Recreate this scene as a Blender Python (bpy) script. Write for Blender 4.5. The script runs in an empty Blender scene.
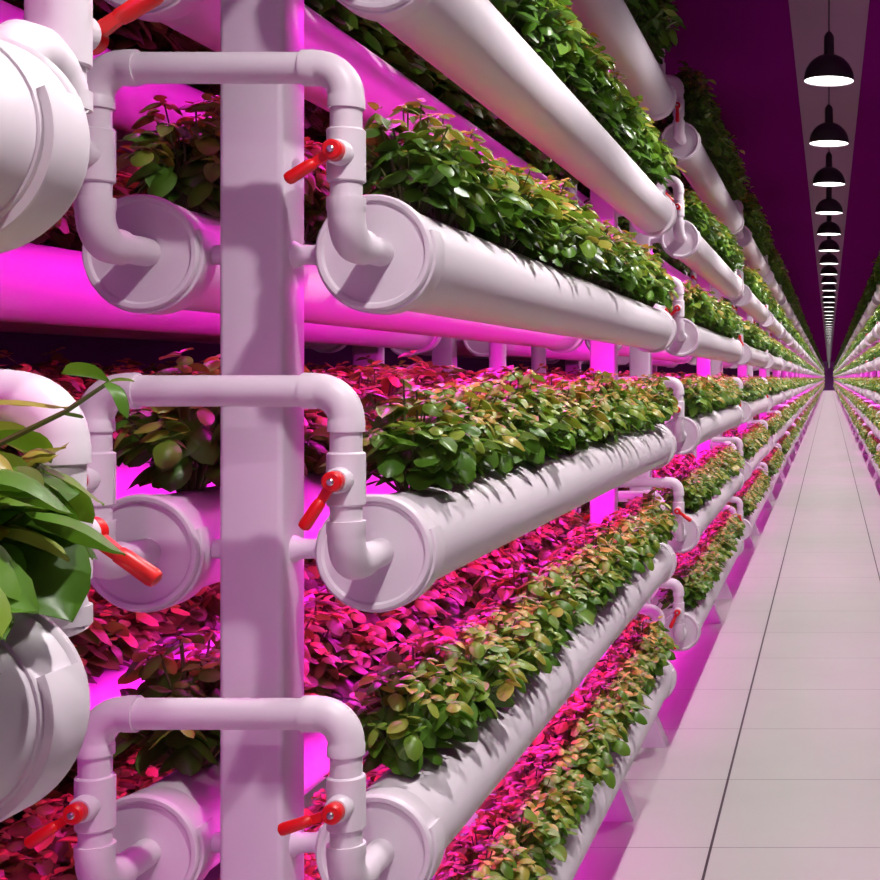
import bpy, math, random
import numpy as np

rng = random.Random(11)
nrg = np.random.default_rng(7)
U = 0.0014            # metres per layout unit
D1 = 1400.0           # depth of the first full bay, in layout units
CAMZ = 1.585          # eye height
FLOOR = -1132.0       # floor in layout units, relative to the eye
PI = math.pi
C = bpy.context.scene.collection

def W(x, k, z):
    """layout (x units, depth in bays-distance k, height z units) -> metres"""
    return (x * U, k * D1 * U, CAMZ + z * U)

# ------------------------------------------------------------------ materials
def new_mat(name):
    m = bpy.data.materials.new(name)
    m.use_nodes = True
    nt = m.node_tree
    b = nt.nodes['Principled BSDF']
    return m, nt, b

def simple(name, col, rough=0.4, metal=0.0, spec=0.5, noise=0.0, nscale=30.0, bump=0.0, coat=0.0):
    m, nt, b = new_mat(name)
    b.inputs['Base Color'].default_value = (*col, 1)
    b.inputs['Roughness'].default_value = rough
    b.inputs['Metallic'].default_value = metal
    b.inputs['Specular IOR Level'].default_value = spec
    b.inputs['Coat Weight'].default_value = coat
    if noise or bump:
        tc = nt.nodes.new('ShaderNodeTexCoord')
        n = nt.nodes.new('ShaderNodeTexNoise')
        n.inputs['Scale'].default_value = nscale
        n.inputs['Detail'].default_value = 4
        nt.links.new(tc.outputs['Object'], n.inputs['Vector'])
        if noise:
            mx = nt.nodes.new('ShaderNodeMix'); mx.data_type = 'RGBA'
            mx.inputs[6].default_value = (*[c * (1 - noise) for c in col], 1)
            mx.inputs[7].default_value = (*[min(1, c * (1 + noise)) for c in col], 1)
            nt.links.new(n.outputs['Fac'], mx.inputs[0])
            nt.links.new(mx.outputs[2], b.inputs['Base Color'])
        if bump:
            bp = nt.nodes.new('ShaderNodeBump')
            bp.inputs['Strength'].default_value = bump
            bp.inputs['Distance'].default_value = 0.002
            nt.links.new(n.outputs['Fac'], bp.inputs['Height'])
            nt.links.new(bp.outputs['Normal'], b.inputs['Normal'])
    return m

M = {}
M['pvc'] = simple('white pvc', (0.75, 0.675, 0.74), 0.42, noise=0.03, nscale=9)
M['paint'] = simple('white painted steel', (0.72, 0.615, 0.72), 0.5, noise=0.03, nscale=6)
M['red'] = simple('red plastic', (0.75, 0.006, 0.008), 0.38, coat=0.05)
M['steel'] = simple('screw steel', (0.65, 0.63, 0.66), 0.3, metal=1.0)
M['shade'] = simple('charcoal enamel', (0.035, 0.028, 0.032), 0.42)
M['cord'] = simple('black cord', (0.012, 0.01, 0.012), 0.6)
M['ceil'] = simple('purple ceiling paint', (0.21, 0.004, 0.18), 0.9, spec=0.0, noise=0.06, nscale=0.6)
M['ceil_lamp_glow'] = simple('painted ceiling lamp glow', (0.36, 0.20, 0.33), 0.9, spec=0.0)  # paler colour stands in for lamp light on the ceiling
M['darkwall'] = simple('dark purple wall', (0.05, 0.004, 0.06), 0.9)
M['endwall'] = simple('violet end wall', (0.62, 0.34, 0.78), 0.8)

def emit(name, col, s):
    m, nt, b = new_mat(name)
    b.inputs['Base Color'].default_value = (0.8, 0.8, 0.8, 1)
    b.inputs['Emission Color'].default_value = (*col, 1)
    b.inputs['Emission Strength'].default_value = s
    return m
M['glow'] = emit('lamp diffuser', (1, 0.97, 0.93), 4.0)

def leaf_mat():
    m, nt, b = new_mat('leaf green')
    at = nt.nodes.new('ShaderNodeAttribute'); at.attribute_name = 'tint'
    oi = nt.nodes.new('ShaderNodeObjectInfo')
    ad = nt.nodes.new('ShaderNodeMath'); ad.operation = 'MULTIPLY_ADD'
    ad.inputs[1].default_value = 0.18; 
    nt.links.new(oi.outputs['Random'], ad.inputs[0])
    nt.links.new(at.outputs['Fac'], ad.inputs[2])
    r = nt.nodes.new('ShaderNodeValToRGB')
    e = r.color_ramp.elements
    e[0].position = 0.0; e[0].color = (0.036, 0.105, 0.010, 1)
    e[1].position = 1.15 / 1.18; e[1].color = (0.41, 0.29, 0.055, 1)
    x = e.new(0.45); x.color = (0.088, 0.205, 0.018, 1)
    x = e.new(0.75); x.color = (0.20, 0.30, 0.034, 1)
    nt.links.new(ad.outputs[0], r.inputs[0])
    nt.links.new(r.outputs[0], b.inputs['Base Color'])
    b.inputs['Roughness'].default_value = 0.38
    b.inputs['Specular IOR Level'].default_value = 0.45
    tr = nt.nodes.new('ShaderNodeBsdfTranslucent')
    mc = nt.nodes.new('ShaderNodeMix'); mc.data_type = 'RGBA'; mc.blend_type = 'MULTIPLY'
    mc.inputs[0].default_value = 1.0
    mc.inputs[7].default_value = (1.6, 1.7, 0.9, 1)
    nt.links.new(r.outputs[0], mc.inputs[6])
    nt.links.new(mc.outputs[2], tr.inputs['Color'])
    ms = nt.nodes.new('ShaderNodeMixShader'); ms.inputs[0].default_value = 0.2
    nt.links.new(b.outputs[0], ms.inputs[1]); nt.links.new(tr.outputs[0], ms.inputs[2])
    nt.links.new(ms.outputs[0], nt.nodes['Material Output'].inputs['Surface'])
    return m
M['leaf'] = leaf_mat()
M['stem'] = simple('plant stem', (0.10, 0.14, 0.03), 0.5)

def floor_mat():
    m, nt, b = new_mat('pale floor tile')
    tc = nt.nodes.new('ShaderNodeTexCoord')
    sp = nt.nodes.new('ShaderNodeSeparateXYZ')
    nt.links.new(tc.outputs['Object'], sp.inputs[0])
    T = 571 * U
    def mth(op, a, bb, clamp=False):
        n = nt.nodes.new('ShaderNodeMath'); n.operation = op; n.use_clamp = clamp
        for i, v in enumerate((a, bb)):
            if v is None: continue
            if isinstance(v, (int, float)): n.inputs[i].default_value = v
            else: nt.links.new(v, n.inputs[i])
        return n.outputs[0]
    def joint(sock, off, wid):
        s = mth('ADD', sock, off)
        s = mth('PINGPONG', s, T / 2)          # distance to the nearest joint
        return mth('LESS_THAN', s, wid)
    jx = joint(sp.outputs[0], 285 * U + T * 50, 0.0046)
    jy = joint(sp.outputs[1], -2.411 * D1 * U + T * 50, 0.0024)
    n1 = nt.nodes.new('ShaderNodeTexNoise'); n1.inputs['Scale'].default_value = 2.2; n1.inputs['Detail'].default_value = 6
    nt.links.new(tc.outputs['Object'], n1.inputs['Vector'])
    base = nt.nodes.new('ShaderNodeMix'); base.data_type = 'RGBA'
    base.inputs[6].default_value = (0.40, 0.405, 0.375, 1); base.inputs[7].default_value = (0.46, 0.46, 0.43, 1)
    nt.links.new(n1.outputs['Fac'], base.inputs[0])
    a = nt.nodes.new('ShaderNodeMix'); a.data_type = 'RGBA'
    nt.links.new(jy, a.inputs[0]); nt.links.new(base.outputs[2], a.inputs[6]); a.inputs[7].default_value = (0.16, 0.13, 0.14, 1)
    c = nt.nodes.new('ShaderNodeMix'); c.data_type = 'RGBA'
    nt.links.new(jx, c.inputs[0]); nt.links.new(a.outputs[2], c.inputs[6]); c.inputs[7].default_value = (0.03, 0.02, 0.025, 1)
    nt.links.new(c.outputs[2], b.inputs['Base Color'])
    b.inputs['Roughness'].default_value = 0.5
    b.inputs['Specular IOR Level'].default_value = 0.2
    return m
M['floor'] = floor_mat()

# ------------------------------------------------------------------ mesh helpers
class MB:
    """Collects polygons with a material each; builds one mesh."""
    def __init__(s): s.v = []; s.f = []; s.m = []; s.mats = []; s.flat = set()
    def mi(s, mat):
        if mat not in s.mats: s.mats.append(mat)
        return s.mats.index(mat)
    def add(s, vs, fs, mat):
        o = len(s.v); s.v += [tuple(p) for p in vs]; i = s.mi(mat)
        for f in fs:
            s.f.append([o + q for q in f]); s.m.append(i)
    def sweep(s, pts, rad, mat, n=24, caps=True):
        P = [np.array(p, float) for p in pts]
        vs, fs = [], []
        t0 = P[1] - P[0]; t0 /= np.linalg.norm(t0)
        up = np.array([0, 0, 1.0]) if abs(t0[2]) < 0.9 else np.array([0, 1.0, 0])
        u = np.cross(t0, up); u /= np.linalg.norm(u)
        N = len(P)
        for i in range(N):
            a = P[max(i - 1, 0)]; b = P[min(i + 1, N - 1)]
            t = b - a; L = np.linalg.norm(t)
            if L < 1e-9: t = t0
            else: t = t / L
            u = u - t * np.dot(u, t); u /= np.linalg.norm(u)
            w = np.cross(t, u); t0 = t
            for j in range(n):
                an = 2 * PI * j / n
                vs.append(P[i] + rad[i] * (math.cos(an) * u + math.sin(an) * w))
        for i in range(N - 1):
            for j in range(n):
                k = (j + 1) % n
                fs.append([i * n + j, i * n + k, (i + 1) * n + k, (i + 1) * n + j])
        if caps:
            fs.append(list(range(n))[::-1]); fs.append([(N - 1) * n + j for j in range(n)])
        s.add(vs, fs, mat)
    def box(s, lo, hi, mat, top=None):
        (x0, y0, z0), (x1, y1, z1) = lo, hi
        vs = [(x0, y0, z0), (x1, y0, z0), (x1, y1, z0), (x0, y1, z0), (x0, y0, z1), (x1, y0, z1), (x1, y1, z1), (x0, y1, z1)]
        s.add(vs, [[3, 2, 1, 0], [4, 5, 6, 7], [0, 1, 5, 4], [1, 2, 6, 5], [2, 3, 7, 6], [3, 0, 4, 7]], mat)
    def prism(s, outline, z0, z1, mat):
        """outline in xy, extruded in z"""
        n = len(outline)
        vs = [(x, y, z0) for x, y in outline] + [(x, y, z1) for x, y in outline]
        fs = [list(range(n))[::-1], [n + i for i in range(n)]]
        for i in range(n):
            j = (i + 1) % n
            fs.append([i, j, n + j, n + i])
        s.add(vs, fs, mat)
    def mesh(s, name, ang=38):
        me = bpy.data.meshes.new(name)
        me.from_pydata([(x * U, y * U, z * U) for x, y, z in s.v], [], s.f)
        for m in s.mats: me.materials.append(M[m])
        me.polygons.foreach_set('material_index', s.m)
        me.polygons.foreach_set('use_smooth', [True] * len(s.f))
        me.update()
        me.set_sharp_from_angle(angle=math.radians(ang))
        return me
    def merge(s, other, off=(0, 0, 0)):
        o = len(s.v)
        s.v += [(x + off[0], y + off[1], z + off[2]) for x, y, z in other.v]
        idx = [s.mi(m) for m in other.mats]
        for f, m in zip(other.f, other.m):
            s.f.append([o + q for q in f]); s.m.append(idx[m])

def link(name, data, loc=(0, 0, 0), parent=None):
    o = bpy.data.objects.new(name, data); C.objects.link(o)
    o.location = loc
    if parent: o.parent = parent
    return o

def tag(o, label, cat, group=None, kind=None):
    o['label'] = label
    if cat: o['category'] = cat
    if group: o['group'] = group
    if kind: o['kind'] = kind
    return o

def copy_tree(o, loc, parent=None):
    c = o.copy(); C.objects.link(c); c.parent = parent
    if loc is not None: c.location = loc
    for ch in list(o.children): copy_tree(ch, None, c)
    return c

ORD = 'zeroth first second third fourth fifth sixth seventh eighth ninth tenth eleventh twelfth thirteenth fourteenth fifteenth sixteenth seventeenth eighteenth nineteenth twentieth'.split()
def ordn(n):
    if n <= 20: return ORD[n]
    t = {2: 'twenty', 3: 'thirty', 4: 'forty', 5: 'fifty', 6: 'sixty', 7: 'seventy', 8: 'eighty', 9: 'ninety'}
    if n >= 100:
        return 'hundredth' if n == 100 else 'hundred-' + ordn(n - 100)
    a, b = divmod(n, 10)
    return t[a][:-1] + 'ieth' if b == 0 else t[a] + '-' + ORD[b]

# ------------------------------------------------------------------ layout
TZ = {0: -777.0, 1: -476.0, 2: -175.0, 3: 126.0, 4: 427.0, 5: 728.0}
TN = ['lowest', 'second', 'third', 'fourth', 'fifth', 'top']
PER, LEN = 2.06, 1.60
NMAX = 43
XF, XB = 456.0, 690.0            # aisle-side and inner pipe columns
ROW2 = 606.0                      # offset of the rear rack
RP = 53.0
def kn(n): return 1.0 + PER * (n - 1)
PL = LEN * D1

# ------------------------------------------------------------------ setting
K_END = 91.0
def quad_obj(name, pts, mat):
    me = bpy.data.meshes.new(name); me.from_pydata(pts, [], [list(range(len(pts)))]); me.materials.append(M[mat])
    o = link(name, me); o['kind'] = 'structure'; return o
def slab(name, lo, hi, mat):
    me = bpy.data.meshes.new(name)
    (x0, y0, z0), (x1, y1, z1) = lo, hi
    vs = [(x0, y0, z0), (x1, y0, z0), (x1, y1, z0), (x0, y1, z0), (x0, y0, z1), (x1, y0, z1), (x1, y1, z1), (x0, y1, z1)]
    me.from_pydata(vs, [], [[3, 2, 1, 0], [4, 5, 6, 7], [0, 1, 5, 4], [1, 2, 6, 5], [2, 3, 7, 6], [3, 0, 4, 7]])
    me.materials.append(M[mat]); o = link(name, me); o['kind'] = 'structure'; return o
xl, xr = -3600 * U, 3600 * U
y0, y1 = -8.0, K_END * D1 * U
zf = CAMZ + FLOOR * U
ZC = 1500.0
zc = CAMZ + ZC * U
fl = slab('floor', (xl, y0, zf - 0.12), (xr, y1, zf), 'floor'); fl['label'] = 'pale grey floor of large square tiles with dark joints'
ce = slab('ceiling', (xl, y0, zc), (xr, y1, zc + 0.12), 'ceil'); ce['label'] = 'dark purple ceiling above the racks'
tr = slab('painted_glow_1', (-160 * U, y0, zc - 0.012), (160 * U, y1 - 0.02, zc), 'ceil_lamp_glow'); tr['label'] = 'painted band of lamp light along the ceiling'  # added strip, coloured like the soft band of light above the lamps
wl = slab('wall_left', (xl - 0.12, y0, zf), (xl, y1, zc), 'darkwall'); wl['label'] = 'dark purple wall behind the left racks'
wr = slab('wall_right', (xr, y0, zf), (xr + 0.12, y1, zc), 'darkwall'); wr['label'] = 'dark purple wall behind the right racks'
wb = slab('wall_back', (xl, y1, zf), (xr, y1 + 0.12, zc), 'endwall'); wb['label'] = 'violet wall at the far end of the aisle'

# ------------------------------------------------------------------ grow pipes
def cap_mb(sgn):
    """end cap; outer face at y=0, body extends along sgn*y"""
    b = MB(); n = 48
    prof = [(0.0, 3.5), (50.0, 3.5), (51.5, 2.2), (52.0, 0.4), (53.0, 0.0), (56.5, 0.0), (58.0, 1.6), (58.6, 6.0), (57.6, 7.5), (56.0, 8.5), (55.6, 42.0), (54.6, 43.5), (52.5, 43.5)]
    vs, fs = [], []
    for r, y in prof:
        for j in range(n):
            a = 2 * PI * j / n
            vs.append((r * math.cos(a), sgn * y, r * math.sin(a)))
    for i in range(1, len(prof) - 1):
        for j in range(n):
            k = (j + 1) % n
            q = [i * n + j, i * n + k, (i + 1) * n + k, (i + 1) * n + j]
            fs.append(q if sgn > 0 else q[::-1])
    q = [n + j for j in range(n)]
    fs.append(q if sgn > 0 else q[::-1])
    b.add(vs, fs, 'pvc')
    # raised band around the lower part of the cap, open at the top
    sec = [(54.0, 8.0), (60.3, 8.0), (61.2, 9.0), (61.2, 40.0), (60.4, 41.5), (52.0, 41.5)]
    A0, A1, m = math.radians(-203), math.radians(23), 44
    vs, fs = [], []
    for i in range(m + 1):
        a = A0 + (A1 - A0) * i / m
        for r, y in sec: vs.append((r * math.cos(a), sgn * y, r * math.sin(a)))
    q = len(sec)
    for i in range(m):
        for j in range(q):
            k = (j + 1) % q
            f = [i * q + j, (i + 1) * q + j, (i + 1) * q + k, i * q + k]
            fs.append(f if sgn > 0 else f[::-1])
    e0, e1 = list(range(q)), [m * q + j for j in range(q)]
    fs += [e0[::-1], e1] if sgn < 0 else [e0, e1[::-1]]
    b.add(vs, fs, 'pvc'); return b
def body_mb(n=48):
    b = MB(); b.sweep([(0, 20, 0), (0, PL * .5, 0), (0, PL - 20, 0)], [RP] * 3, 'pvc', n=n, caps=False); return b
bodym = body_mb().mesh('grow_pipe')
capN, capF = cap_mb(1), cap_mb(-1)
capNm, capFm = capN.mesh('end_cap'), capF.mesh('end_cap')
far_mb = body_mb(32); far_mb.merge(capN); far_mb.merge(capF, (0, PL, 0))
farpipe = far_mb.mesh('grow_pipe')
proto_pipe = [None]
def pipe(x, n, t, label, group, detail):
    loc = W(x, kn(n), TZ[t])
    if not detail:
        o = link('grow_pipe', farpipe, loc)
    elif proto_pipe[0] is None:
        o = link('grow_pipe', bodym, loc)
        link('end_cap', capNm, (0, 0, 0), o)
        link('end_cap', capFm, (0, PL * U, 0), o)
        proto_pipe[0] = o
    else:
        o = copy_tree(proto_pipe[0], loc)
    tag(o, label, 'pipe', group); return o
def lowpipe(n=10):
    b = MB()
    prof = [(0, 0.0), (0, 0.0)]
    b.sweep([(0, 0, 0), (0, 40, 0), (0, 41, 0), (0, PL - 41, 0), (0, PL - 40, 0), (0, PL, 0)], [60, 60, RP, RP, 60, 60], 'pvc', n=n)
    return b

# ------------------------------------------------------------------ feed pipes (cross tube, elbows, risers, ball valves)
RR, RC = 14.6, 17.0
OFF = {1: 95.0, -1: 62.0}
ZU = 163.0
XFR, XBR = 450.0, 684.0
def arc(c, r, a0, a1, n, plane):
    out = []
    for i in range(n + 1):
        a = a0 + (a1 - a0) * i / n
        p, q = r * math.cos(a), r * math.sin(a)
        out.append((c[0] + p, c[1], c[2] + q) if plane == 'xz' else (c[0], c[1] + p, c[2] + q))
    return out
def elbow_top(x, sx, N=10, n=24):
    """sx=+1: riser on the right end, tube leaves to the left"""
    b = MB(); R = 27.0
    pts = [(x - sx * 40, 0, ZU), (x - sx * 28.5, 0, ZU)]
    a = arc((x - sx * R, 0, ZU - R), R, PI / 2, 0 if sx > 0 else PI, N, 'xz')
    pts += a + [(x, 0, ZU - 28.5), (x, 0, ZU - 38)]
    b.sweep(pts, [RC, RC] + [RC - .5] * len(a) + [RC, RC], 'pvc', n=n); return b
def elbow_low(x, sy, N=10, n=24):
    b = MB(); R = 29.0
    pts = [(x, 0, 42), (x, 0, 31)]
    a = arc((x, sy * R, R), R, PI if sy > 0 else 0, PI * 1.5, N, 'yz')
    a = [(x, p[1], p[2]) for p in a]
    pts += a + [(x, sy * 34, 0), (x, sy * 46, 0)]
    b.sweep(pts, [RC + .8] * 2 + [RC] * len(a) + [RC + .3] * 2, 'pvc', n=n)
    b.sweep([(x, sy * 44, 0), (x, sy * (OFF[sy] + 3.3), 0)], [RC - 2.6] * 2, 'pvc', n=n); return b
def cross_tube(n=24):
    b = MB(); b.sweep([(-XBR + 34, 0, ZU), (-XFR - 34, 0, ZU)], [RR] * 2, 'pvc', n=n, caps=False); return b
def riser(x, n=24):
    b = MB(); b.sweep([(x, 0, ZU - 33), (x, 0, 38)], [RR] * 2, 'pvc', n=n, caps=False); return b
ZV = ZU - 82.0
def valve_body(x, sy, n=24):
    b = MB()
    b.sweep([(x, 0, ZV - 25), (x, 0, ZV - 23.5), (x, 0, ZV + 23.5), (x, 0, ZV + 25)], [RC - .8, RC + .6, RC + .6, RC - .8], 'pvc', n=n)
    b.sweep([(x, -sy * 10, ZV), (x, -sy * 25, ZV), (x, -sy * 28, ZV)], [12.0, 12.0, 10.0], 'pvc', n=n)
    return b
def valve_handle(sy, n=20):
    """hub at origin facing -sy*y, lever along +x"""
    b = MB()
    b.sweep([(0, 0, 0), (0, -sy * 2, 0), (0, -sy * 11, 0), (0, -sy * 13, 0)], [8.0, 9.4, 9.4, 7.6], 'red', n=n)
    # flat stamped neck
    w = 4.6
    o = [(5, -w), (26, -w * .8), (26, w * .8), (5, w)]
    vs = [(x, -sy * 3.5, z) for x, z in o] + [(x, -sy * 8.5, z) for x, z in o]
    b.add(vs, [[0, 1, 2, 3], [7, 6, 5, 4], [0, 4, 5, 1], [1, 5, 6, 2], [2, 6, 7, 3], [3, 7, 4, 0]], 'red')
    b.sweep([(20, -sy * 6, 0), (22, -sy * 6.2, 0), (27, -sy * 7.5, 0), (46, -sy * 9.2, 0), (49, -sy * 9.4, 0), (50.5, -sy * 9.5, 0)], [3.6, 5.2, 5.6, 6.0, 5.2, 2.5], 'red', n=n)
    return b
def screw(sy):
    b = MB(); b.sweep([(0, -sy * 12.5, 0), (0, -sy * 15, 0), (0, -sy * 16, 0)], [3.4, 3.4, 2.2], 'steel', n=8); return b
fm = {}
for sy in (1, -1):
    fm['low_f', sy] = elbow_low(-XFR, sy).mesh('elbow'); fm['low_b', sy] = elbow_low(-XBR, sy).mesh('elbow')
    fm['val_f', sy] = valve_body(-XFR, sy).mesh('valve'); fm['val_b', sy] = valve_body(-XBR, sy).mesh('valve')
    fm['han', sy] = valve_handle(sy).mesh('handle'); fm['scr', sy] = screw(sy).mesh('screw')
fm['top_f'] = elbow_top(-XFR, 1).mesh('elbow'); fm['top_b'] = elbow_top(-XBR, -1).mesh('elbow')
fm['cross'] = cross_tube().mesh('cross_tube'); fm['ris_f'] = riser(-XFR).mesh('riser'); fm['ris_b'] = riser(-XBR).mesh('riser')
def feed_loc(x0, n, t, sy, mir=1):
    k = kn(n) - OFF[sy] / D1 if sy > 0 else kn(n) + LEN + OFF[sy] / D1
    return W(x0, k, TZ[t])
def feed_detail(x0, n, t, sy, label, group, angs):
    e = link('feed_pipe', None, feed_loc(x0, n, t, sy)); tag(e, label, 'pipe', group)
    for k in ('cross',): link('cross_tube', fm[k], (0, 0, 0), e)
    for k in ('top_f', 'top_b', ('low_f', sy), ('low_b', sy)): link('elbow', fm[k], (0, 0, 0), e)
    for k in ('ris_f', 'ris_b'): link('riser', fm[k], (0, 0, 0), e)
    for k, x, a in (('val_f', -XFR, angs[0]), ('val_b', -XBR, angs[1])):
        v = link('valve', fm[k, sy], (0, 0, 0), e)
        h = link('handle', fm['han', sy], (x * U, -sy * 28 * U, ZV * U), v); h.rotation_euler = (0, -math.radians(a), 0); h['label'] = 'red lever handle'
        s = link('screw', fm['scr', sy], (x * U, -sy * 28 * U, ZV * U), v); s['label'] = 'steel screw'
    return e
def feed_low(sy, rnd, n=10, N=4, mir=1):
    b = MB()
    for q in (cross_tube(n), elbow_top(-XFR, 1, N, n), elbow_top(-XBR, -1, N, n), elbow_low(-XFR, sy, N, n), elbow_low(-XBR, sy, N, n),
              riser(-XFR, n), riser(-XBR, n), valve_body(-XFR, sy, n), valve_body(-XBR, sy, n)): b.merge(q)
    for x in (-XFR, -XBR):
        h = valve_handle(sy, 8); a = math.radians(rnd.uniform(180, 330))
        ca, sa = math.cos(a), math.sin(a)
        h.v = [(p[0] * ca - p[2] * sa, p[1], p[0] * sa + p[2] * ca) for p in h.v]
        b.merge(h, (x, -sy * 28, ZV))
    if mir < 0:
        b.v = [(-x, y, z) for x, y, z in b.v]; b.f = [f[::-1] for f in b.f]
    return b
r2 = random.Random(5)
feed_far = {(sy, mir): [feed_low(sy, r2, 14 if True else 8, 5, mir).mesh('feed_pipe') for _ in range(3)] for sy in (1, -1) for mir in (1, -1)}

# ------------------------------------------------------------------ posts
PXW = 64.0
def post_mb():
    h = PXW / 2; b = MB(); r = 6.0
    o = []
    for cx, cy, a0 in ((h - r, h - r, 0), (-h + r, h - r, 90), (-h + r, -h + r, 180), (h - r, -h + r, 270)):
        for i in range(4):
            a = math.radians(a0 + 30 * i); o.append((cx + r * math.cos(a), cy + r * math.sin(a)))
    b.prism(o, FLOOR + 1, 900, 'paint'); return b
def foot_mb():
    b = MB(); h = PXW / 2
    prof = [(80, FLOOR), (80, FLOOR + 5), (46, FLOOR + 88), (33, FLOOR + 118), (-33, FLOOR + 118), (-46, FLOOR + 88), (-80, FLOOR + 5), (-80, FLOOR)]
    n = len(prof); y0, y1 = -h - 3, h + 3
    vs = [(x, y0, z) for x, z in prof] + [(x, y1, z) for x, z in prof]
    fs = [list(range(n))[::-1], [n + i for i in range(n)]] + [[i, (i + 1) % n, n + (i + 1) % n, n + i] for i in range(n)]
    b.add(vs, fs, 'paint'); return b
def arm_mb(s, z):
    b = MB(); x1 = 72.0 if s > 0 else -58.0
    b.sweep([(s * 30, 0, z), (s * 34, 0, z), (s * 40, 0, z), (s * 52, 0, z), (s * 60, 0, z), (x1, 0, z)], [15, 14, 10.5, 10.0, 12.5, 15], 'paint', n=16); return b
postm, footm = post_mb().mesh('post'), foot_mb().mesh('foot')
armm = {(s, t): arm_mb(s, TZ[t]).mesh('arm') for s in (1, -1) for t in range(6)}
post_full = post_mb(); post_full.merge(foot_mb())
for s in (1, -1):
    for t in range(6): post_full.merge(arm_mb(s, TZ[t]))
postfar = post_full.mesh('rack_post')
XP = 580.0
def post_k(n, far): return kn(n) + (LEN - 32 / D1 if far else 32 / D1 + .002)
proto_post = [None]
def post(x, n, far, label, group, detail):
    loc = (x * U, post_k(n, far) * D1 * U, CAMZ)
    if not detail: o = link('rack_post', postfar, loc)
    elif proto_post[0] is None:
        o = link('rack_post', postm, loc); link('foot', footm, (0, 0, 0), o)
        for q in armm.values(): link('arm', q, (0, 0, 0), o)
        proto_post[0] = o
    else: o = copy_tree(proto_post[0], loc)
    tag(o, label, 'post', group); return o

# ------------------------------------------------------------------ plants
def leaf_grid(nl, nw, curl=.36, dome=.12):
    """template of an oval leaf, length 1 along x, in arrays (verts, quads)"""
    vs = []
    for i in range(nl + 1):
        t = i / nl
        w = 0.37 * max(0.0, math.sin(PI * t ** 0.85)) ** 0.58
        if i == 0: w = 0.02
        if i == nl: w = 0.008
        for j in range(nw + 1):
            s = -1 + 2 * j / nw
            y = w * s
            z = -dome * abs(s) ** 1.8 * w / 0.37 + 0.035 * abs(s) - curl * t * t + 0.6 * curl * t + 0.012 * math.sin(9 * t) * s
            vs.append((t, y, z))
    q = []
    for i in range(nl):
        for j in range(nw):
            a = i * (nw + 1) + j
            q.append((a, a + nw + 1, a + nw + 2, a + 1))
    return np.array(vs), np.array(q)
LG = {i: [leaf_grid(*g, c, d) for c, d in ((.30, .10), (.62, .20), (.95, .26), (.2, -.12))] for i, g in enumerate(((8, 4), (5, 2), (3, 2), (3, 1)))}

def rotz(a): c, s = math.cos(a), math.sin(a); return np.array([[c, -s, 0], [s, c, 0], [0, 0, 1]])
def roty(a): c, s = math.cos(a), math.sin(a); return np.array([[c, 0, s], [0, 1, 0], [-s, 0, c]])
def rotx(a): c, s = math.cos(a), math.sin(a); return np.array([[1, 0, 0], [0, c, -s], [0, s, c]])

def plant_spec(seed, R=71, H=119, stems=40, big=0.94):
    """list of leaves (base point, matrix, length, tint) and stems (polyline)"""
    r = random.Random(seed); leaves = []; lines = []
    for i in range(stems):
        a = 2.39996 * i + r.uniform(-.5, .5)
        rho = R * math.sqrt((i + .5) / stems) * r.uniform(.8, 1.08)
        h = H * (1 - .55 * (rho / R) ** 2) * r.uniform(.72, 1.08)
        if r.random() < .10: h *= 1.2
        bx, by = 9 * math.cos(a), 9 * math.sin(a)
        tip = np.array([rho * math.cos(a), rho * math.sin(a), h])
        mid = np.array([bx + (tip[0] - bx) * .35, by + (tip[1] - by) * .35, h * .62])
        base = np.array([bx, by, 0.0])
        line = [(1 - t) ** 2 * base + 2 * t * (1 - t) * mid + t * t * tip for t in (0, .33, .66, 1)]
        lines.append(line)
        fa = a + r.uniform(-.9, .9)
        top = h / H
        # two opposite leaves + two small crossing at the tip
        L = r.uniform(27, 41) * (1.18 - .46 * top)
        for s in (0, PI):
            yaw = fa + s + r.uniform(-.35, .35)
            pitch = r.uniform(-.15, .55) + .25 * rho / R
            leaves.append((tip, rotz(yaw) @ roty(pitch) @ rotx(r.uniform(-.45, .45)), L * r.uniform(.85, 1.1), min(1, max(0, .28 + .35 * top + r.uniform(-.3, .3)))))
        for s in (PI / 2, -PI / 2):
            yaw = fa + s + r.uniform(-.3, .3)
            leaves.append((tip + np.array([0, 0, 3]), rotz(yaw) @ roty(r.uniform(-.5, .25)) @ rotx(r.uniform(-.4, .4)), L * r.uniform(.45, .75), min(1, max(0, .4 + .4 * top + r.uniform(-.3, .3)))))
        # lower, larger leaves
        p = line[2]
        yaw = a + r.uniform(-1.3, 1.3)
        leaves.append((p, rotz(yaw) @ roty(r.uniform(.1, .9)) @ rotx(r.uniform(-.5, .5)), r.uniform(32, 46), min(1, max(0, .12 + r.uniform(0, .35)))))
        if i % 2 == 0:
            leaves.append((line[1], rotz(a + r.uniform(-.8, .8)) @ roty(r.uniform(-.1, .6)), r.uniform(28, 44), r.uniform(0, .3)))
    return [(p, m, L * big, t) for p, m, L, t in leaves], lines

def leaves_arrays(leaves, lod, keep=1.0, grow=1.0):
    tv, tq = LG[lod][0]
    sel = leaves if keep >= 1 else leaves[::max(1, int(round(1 / keep)))]
    nv = len(tv)
    V = np.empty((len(sel) * nv, 3)); Q = np.empty((len(sel) * len(tq), 4), np.int64); T = np.empty(len(sel) * nv)
    for i, (p, m, L, tint) in enumerate(sel):
        V[i * nv:(i + 1) * nv] = p + (LG[lod][(i * 7 + int(L * 10)) % 4][0] * (L * grow)) @ m.T
        Q[i * len(tq):(i + 1) * len(tq)] = tq + i * nv
        T[i * nv:(i + 1) * nv] = tint
    return V, Q, T

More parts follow.
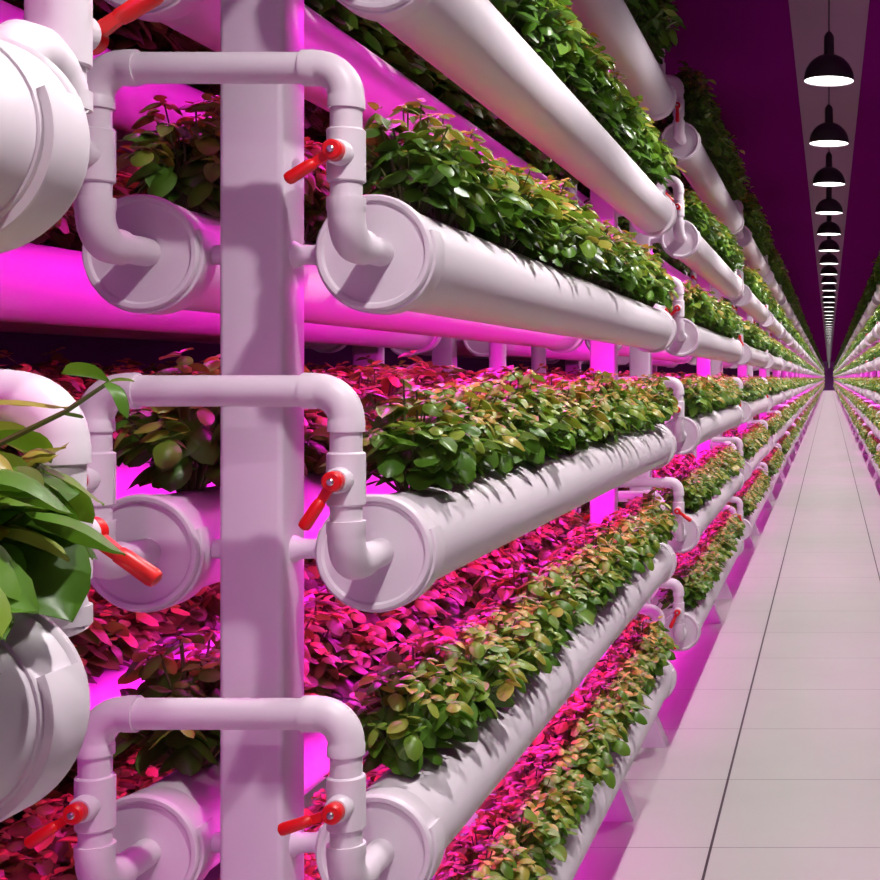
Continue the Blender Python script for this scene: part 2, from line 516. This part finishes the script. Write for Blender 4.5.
def mesh_arrays(name, V, Q, T, mat):
    me = bpy.data.meshes.new(name)
    me.vertices.add(len(V)); me.vertices.foreach_set('co', (V * U).astype(np.float32).ravel())
    me.loops.add(Q.size); me.loops.foreach_set('vertex_index', Q.astype(np.int32).ravel())
    me.polygons.add(len(Q))
    me.polygons.foreach_set('loop_start', np.arange(0, Q.size, 4, dtype=np.int32))
    me.update(calc_edges=True)
    me.polygons.foreach_set('use_smooth', np.ones(len(Q), bool))
    at = me.attributes.new('tint', 'FLOAT', 'POINT'); at.data.foreach_set('value', T.astype(np.float32))
    me.materials.append(M[mat]); me.validate(); me.update()
    return me

specs = [plant_spec(100 + i) for i in range(6)]
tall = [plant_spec(200 + i, R=80, H=225, stems=46) for i in range(3)]
def near_spec(seed):
    lv, ln = plant_spec(seed, R=74, H=118, stems=22, big=1.5)
    # one long sprig reaching up and sideways past the feed pipe
    sp = [np.array(p, float) for p in ((5, -5, 40), (44, 0, 90), (74, 2, 106), (94, 4, 121))]
    ln.append(sp)
    lv.append((sp[3], rotz(PI - .1) @ roty(-.25) @ rotx(.5), 24, .35)); lv.append((sp[3], rotz(-.3) @ roty(.6) @ rotx(-.5), 22, .3))
    lv.append((sp[3], rotz(.4) @ roty(-.1), 11, .7)); lv.append((sp[2], rotz(1.4) @ roty(.2), 12, .5))
    return lv, ln
near = [near_spec(301), plant_spec(302, R=74, H=112, stems=22, big=1.45)]
fol_mesh, stem_mesh = [], []
for leaves, lines in specs + tall + near:
    fol_mesh.append(mesh_arrays('foliage', *leaves_arrays(leaves, 0), 'leaf'))
    b = MB()
    for l in lines: b.sweep(l, [1.8, 1.6, 1.3, 1.0], 'stem', n=4, caps=False)
    stem_mesh.append(b.mesh('stem'))
lod_arr = {}
for lod, keep, grow in ((1, 1, 1), (2, 1, 1.05), (3, .5, 1.35), (4, .2, 2.1)):
    lod_arr[lod] = [leaves_arrays(l, min(lod, 3), keep, grow) for l, _ in specs + tall]
def variant(t, r): return 6 + r.randrange(3) if t == 5 else r.randrange(6)
ZB = 50.0      # plant base above the pipe centre
def plant(x, k, t, label, group, r, sc=1.0, v=None, rot=None):
    if v is None: v = variant(t, r)
    e = link('leafy_plant', fol_mesh[v], W(x, k, TZ[t] + ZB)); tag(e, label, 'plant', group)
    link('stem', stem_mesh[v], (0, 0, 0), e)
    e.rotation_euler = (0, 0, r.uniform(0, 2 * PI) if rot is None else rot); s = sc * r.uniform(.9, 1.08); e.scale = (s, s, s * r.uniform(.92, 1.06))
    return e
bulk = []
def bulk_plant(x, k, t, r, lod, sc=1.0, sl=1.0):
    bulk.append((x, k * D1, TZ[t] + ZB, variant(t, r), lod, r.uniform(0, 2 * PI), sc * r.uniform(.9, 1.08), sl))

# ------------------------------------------------------------------ populate
pr = random.Random(3)
stuff_pipe, stuff_feed, stuff_post = MB(), MB(), MB()
lowp = lowpipe(10)
KF0, KF1 = 0.062, LEN - 0.055
NP = 22
def kplant(n, i, cnt=NP): return kn(n) + KF0 + (KF1 - KF0) * (i + .5) / cnt
LB, RB = 14, 14                 # last bay built thing by thing
near_angles = {(1, 3): (214, 200), (1, 2): (238, 225), (1, 1): (197, 213), (2, 4): (160, 200)}
far_angles = {(0, 3): (35, 30), (0, 2): (-37, 20)}
def bay(n): return ORD[n + 1] if n + 1 <= 20 else str(n)
n_plants = 0
for side in (-1, 1):
    sname = 'left' if side < 0 else 'right'
    n0 = 0 if side < 0 else 3
    for n in range(n0, NMAX + 1):
        bn = ordn(n + 1) if side < 0 else ordn(n - 2)
        for t in range(6):
            if n == 0 and t not in (1, 2, 3, 4): continue
            z = TZ[t]
            # pipes
            for col, X in (('aisle', XF), ('inner', XB)):
                x = side * X
                if col == 'inner':
                    if side > 0 or n == 0 or n > 10: continue
                if n <= LB and not (col == 'inner' and n > 3):
                    pipe(x, n, t, f'white grow pipe, {col} column, {TN[t]} tier, {bn} bay of the {sname} rack', f'grow pipes of the {sname} rack', n <= 2)
                else:
                    stuff_pipe.merge(lowp, (x, kn(n) * D1, z))
            # feed pipes at both ends
            for sy, en in ((1, 'near'), (-1, 'far')):
                if n == 0 and sy > 0: continue
                lab = f'white feed pipe with red valves, {en} end, {TN[t]} tier, {bn} bay, {sname} rack'
                grp = f'feed pipes of the {sname} rack'
                if side < 0 and (n <= 1 or (n == 2 and sy > 0)):
                    an = (near_angles if sy > 0 else far_angles).get((n, t), (pr.uniform(190, 330), pr.uniform(190, 330)))
                    feed_detail(0, n, t, sy, lab, grp, an)
                elif n <= 11:
                    o = link('feed_pipe', feed_far[sy, -side][pr.randrange(3)], feed_loc(0, n, t, sy)); tag(o, lab, 'pipe', grp)
                else:
                    k = kn(n) - OFF[sy] / D1 if sy > 0 else kn(n) + LEN + OFF[sy] / D1
                    q = MB()
                    for s_ in (1,):
                        q.sweep([(side * XB, k * D1, z + ZU), (side * XF, k * D1, z + ZU), (side * XF, k * D1 + 1, z)], [RC] * 3, 'pvc', n=6)
                    stuff_feed.merge(q)
            # plants
            r = random.Random(n * 100 + t * 7 + (0 if side < 0 else 5000))
            for col, X in (('aisle', XF), ('inner', XB)):
                if col == 'inner' and (side > 0 or n > 10 or n == 0): continue
                cnt = NP if n <= 9 else 14 if n <= 18 else 9
                if col == 'inner' and n > 3: cnt = 12
                for i in range(cnt):
                    k = kplant(n, i, cnt) + r.uniform(-.008, .008)
                    x = side * (X + ((9 if t < 3 else -3) if col == 'aisle' else 0) + r.uniform(-9, 9))
                    if n == 0 and k < .15: continue
                    if n == 0 and t == 2 and i == cnt - 1: x, k = -472, .512
                    if n == 0 and t == 2 and i == cnt - 2: x, k = -450, .452
                    ind = side < 0 and ((col == 'aisle' and ((n == 0 and t == 2) or n == 1 or (n == 2 and i < 15))) or (col == 'inner' and n == 1 and t in (1, 2, 3) and i < 10))
                    vv = {cnt - 1: 9, cnt - 2: 10}.get(i) if n == 0 and t == 2 and side < 0 else None
                    sc = 1.0 if col == 'aisle' else 1.12
                    if ind:
                        cn = 'near' if n else 'cut-off near'
                        plant(x, k, t, f'leafy green plant, {ordn(i + 1)} from the near cap, {col} pipe, {TN[t]} tier, {bn} {sname} bay', f'plants on the {TN[t]} tier {col} pipe, {bn} {sname} bay', r, sc, vv, 0 if vv else None); n_plants += 1
                    else:
                        lod = 1 if n <= 2 else 2 if n <= 5 else 3 if n <= 11 else 4
                        bulk_plant(x, k, t, r, lod, sc, 1.0 if cnt == NP else NP / cnt * .8)
        # posts
        for far in (False, True):
            if n == 0 and not far: continue
            if n == 0: continue
            en = 'far' if far else 'near'
            if n <= LB:
                post(side * XP, n, far, f'white square rack post at the {en} end of the {bn} {sname} bay', f'rack posts of the {sname} rack', n <= 2)
            else:
                q = MB(); kk = post_k(n, far) * D1
                q.box((side * XP - 32, kk - 32, FLOOR), (side * XP + 32, kk + 32, 900), 'paint'); stuff_post.merge(q)
# the rear rack, behind the left rack
for n in (1, 2, 3):
    bn = ordn(n + 1)
    for t in range(6):
        r = random.Random(9000 + n * 10 + t)
        for col, X in (('front', XF + ROW2), ('back', XB + ROW2)):
            if n <= 2: pipe(-X, n, t, f'magenta-lit grow pipe, {col} column, {TN[t]} tier, {bn} bay of the rear rack', 'grow pipes of the rear rack', n == 1)
            else: stuff_pipe.merge(lowp, (-X, kn(n) * D1, TZ[t]))
            for i in range(18):
                bulk_plant(-(X + r.uniform(-9, 9)), kplant(n, i, 18), t, r, 1 if n == 1 else 2, 1.2, 1.1)
    for far in (False, True):
        en = 'far' if far else 'near'
        post(-(XP + ROW2), n, far, f'rack post at the {en} end of the {bn} bay of the rear rack', 'rack posts of the rear rack', False)
# slim supply risers between the left rack and the rear rack
b = MB(); b.sweep([(0, 0, FLOOR), (0, 0, FLOOR + 12), (0, 0, FLOOR + 12.5), (0, 0, 950)], [30, 30, 22, 22], 'pvc', n=20); sm = b.mesh('supply_riser')
for k, w in ((2.62, 'farther from'), (2.99, 'nearer to')):
    o = link('supply_riser', sm, (-868 * U, k * D1 * U, CAMZ))
    tag(o, 'upright white supply pipe behind the left rack, ' + ('end of second bay' if k < 2.8 else 'start of third bay'), 'pipe', 'upright supply pipes')

for b, nm, lb in ((stuff_pipe, 'grow_pipe', 'white grow pipes of the distant bays receding down both racks'),
                  (stuff_feed, 'feed_pipe', 'white feed pipes of the distant bays receding down both racks'),
                  (stuff_post, 'rack_post', 'white rack posts of the distant bays receding down both racks')):
    o = link(nm, b.mesh(nm)); o.location = (0, 0, CAMZ); tag(o, lb, 'post' if 'post' in nm else 'pipe', None, 'stuff')
# remaining plants as one mass
Vs, Qs, Ts = [], [], []; off = 0
for (x, y, z, v, lod, a, s, sl) in bulk:
    V, Q, T = lod_arr[lod][v]
    c, sn = math.cos(a) * s, math.sin(a) * s
    P = np.empty_like(V)
    P[:, 0] = x + V[:, 0] * c - V[:, 1] * sn
    P[:, 1] = y + (V[:, 0] * sn + V[:, 1] * c) * sl
    P[:, 2] = z + V[:, 2] * s
    Vs.append(P); Qs.append(Q + off); Ts.append(np.clip(T + rng.uniform(0, .18), 0, 1.2)); off += len(V)
me = mesh_arrays('leafy_greens', np.concatenate(Vs), np.concatenate(Qs), np.concatenate(Ts), 'leaf')
o = link('leafy_greens', me); o.location = (0, 0, CAMZ)
tag(o, 'dense leafy greens filling the pipes of the farther bays and the rear rack', 'plants', None, 'stuff')
print('individual plants', n_plants, 'bulk', len(bulk), 'quads', len(me.polygons))

# ------------------------------------------------------------------ lamps
ZL = 890.0
def lathe(prof, mat, n=40, close_bottom=False):
    b = MB(); vs, fs = [], []
    for r, z in prof:
        for j in range(n):
            a = 2 * PI * j / n; vs.append((r * math.cos(a), r * math.sin(a), z))
    for i in range(len(prof) - 1):
        for j in range(n):
            k = (j + 1) % n; fs.append([i * n + j, i * n + k, (i + 1) * n + k, (i + 1) * n + j])
    b.add(vs, fs, mat); return b
dome = [(75.5, 0), (76, 3)] + [(76 * math.cos(a), 3 + 78 * math.sin(a)) for a in [i * PI / 2 / 10 for i in range(1, 9)]] + [(17, 79.5), (15.5, 82), (15, 132), (12.5, 139), (7, 147), (2, 150)]
inner = [(74.5, 0)] + [(74 * math.cos(a), 1 + 68 * math.sin(a)) for a in [i * PI / 2 / 8 for i in range(0, 8)]] + [(2, 70)]
def shade_mb(n=40):
    b = lathe(dome, 'shade', n); q = lathe(inner, 'pvc', n); q.f = [f[::-1] for f in q.f]; b.merge(q); return b
def disc_mb(n=40):
    b = MB(); vs = [(73 * math.cos(2 * PI * j / n), 73 * math.sin(2 * PI * j / n), 3.0) for j in range(n)]
    b.add(vs, [list(range(n))[::-1]], 'glow'); return b
def cord_mb(n=8):
    b = MB(); b.sweep([(0, 0, 148), (0, 0, ZC - ZL - 10)], [1.9, 1.9], 'cord', n=n)
    return b
sh, di, co = shade_mb().mesh('shade'), disc_mb().mesh('diffuser'), cord_mb().mesh('cord')
lf = shade_mb(20); lf.merge(disc_mb(20)); lf.merge(cord_mb(5)); lfm = lf.mesh('pendant_lamp')
SP = 0.80; K0 = 3.0
LAMP_W = 108.0
i = 0
sl = bpy.data.lights.new('aisle lamp', 'SPOT')
sl.energy = LAMP_W; sl.spot_size = math.radians(159); sl.spot_blend = 1.0; sl.shadow_soft_size = 0.025; sl.color = (1.0, 0.945, 0.93)
proto = None
for q in range(-5, 108):
    k = K0 + SP * q
    if k > K_END - .5: break
    loc = W(0, k, ZL)
    lo = link('aisle lamp light', sl, (loc[0], loc[1], loc[2] - 0.004))
    if q < -1: pass
    name = f'black dome pendant lamp over the aisle, ' + (f'{ordn(q + 1)} in view from the front' if q >= 0 else f'{ordn(-q)} one overhead before the first in view')
    if q < 8:
        if proto is None:
            e = link('pendant_lamp', sh, loc); link('diffuser', di, (0, 0, 0), e)['label'] = 'glowing white diffuser'; link('cord', co, (0, 0, 0), e)
            proto = e
        else: e = copy_tree(proto, loc)
    else:
        e = link('pendant_lamp', lfm, loc)
    tag(e, name, 'lamp', 'pendant lamps along the aisle')

# ------------------------------------------------------------------ magenta grow lights on the inner flanks of the pipes
MAG = (1.0, 0.016, 0.74)
GROW_W = 13.5
def strip(x, ka, kb, z, ang, power, w=0.03):
    L = (kb - ka) * D1 * U
    d = bpy.data.lights.new('grow light', 'AREA'); d.shape = 'RECTANGLE'; d.size = w; d.size_y = L
    d.energy = power * L / 3.1; d.color = MAG
    o = link('grow light', d, W(x, (ka + kb) / 2, z))
    o.rotation_euler = (0, ang, 0)          # default faces -z; positive turn about y swings it towards -x
    return o
ranges = [(0, 0), (1, 1), (2, 2), (3, 3), (4, 4), (5, 8), (9, 16), (17, NMAX)]
for a, b_ in ranges:
    ka = kn(a) + .04 if a else .0
    if 0 < a < 5: ka += .06
    kb = kn(b_) + LEN - .09 if b_ < 5 else kn(b_ + 1) + .04
    for t in range(6):
        if a == 0 and t not in (1, 2, 3, 4): continue
        z = TZ[t] - 22
        gw = GROW_W * (1.0 if a < 3 else .7 if a < 5 else .34) * {0: .24, 1: 1.2, 2: 1.25, 3: .95, 4: .85, 5: .35}.get(t, 1.0)
        tilt = math.radians(12 if t >= 3 else 24)
        strip(-(XF + 60), ka, kb, z, tilt, gw)
        if a >= 1 and b_ <= 4:
            strip(-(XB + 60), ka, kb, z, math.radians(34), gw * .7)
        if a >= 3:
            strip(XF + 60, ka, kb, z, -tilt, gw)

# ------------------------------------------------------------------ world, camera
w = bpy.data.worlds.new('World'); bpy.context.scene.world = w; w.use_nodes = True
w.node_tree.nodes['Background'].inputs[0].default_value = (1.0, 0.34, 1.0, 1)
w.node_tree.nodes['Background'].inputs[1].default_value = 0.62  # pink background added as fill light, entering by the open end behind the camera
cam = bpy.data.cameras.new('Camera'); co_ = link('Camera', cam, (0, 0, CAMZ))
co_.rotation_euler = (PI / 2, 0, 0)
cam.sensor_width = 36; cam.lens = 36 * 1400 / 880
cam.shift_x = -(829 - 440) / 880
cam.shift_y = -(440 - 378) / 880
cam.clip_end = 400; cam.clip_start = 0.05
sc = bpy.context.scene
sc.camera = co_
sc.view_settings.view_transform = 'Standard'; sc.view_settings.look = 'None'
sc.view_settings.gamma = 1; sc.view_settings.exposure = 0.15
sc.view_settings.use_curve_mapping = False
sc.cycles.max_bounces = 8
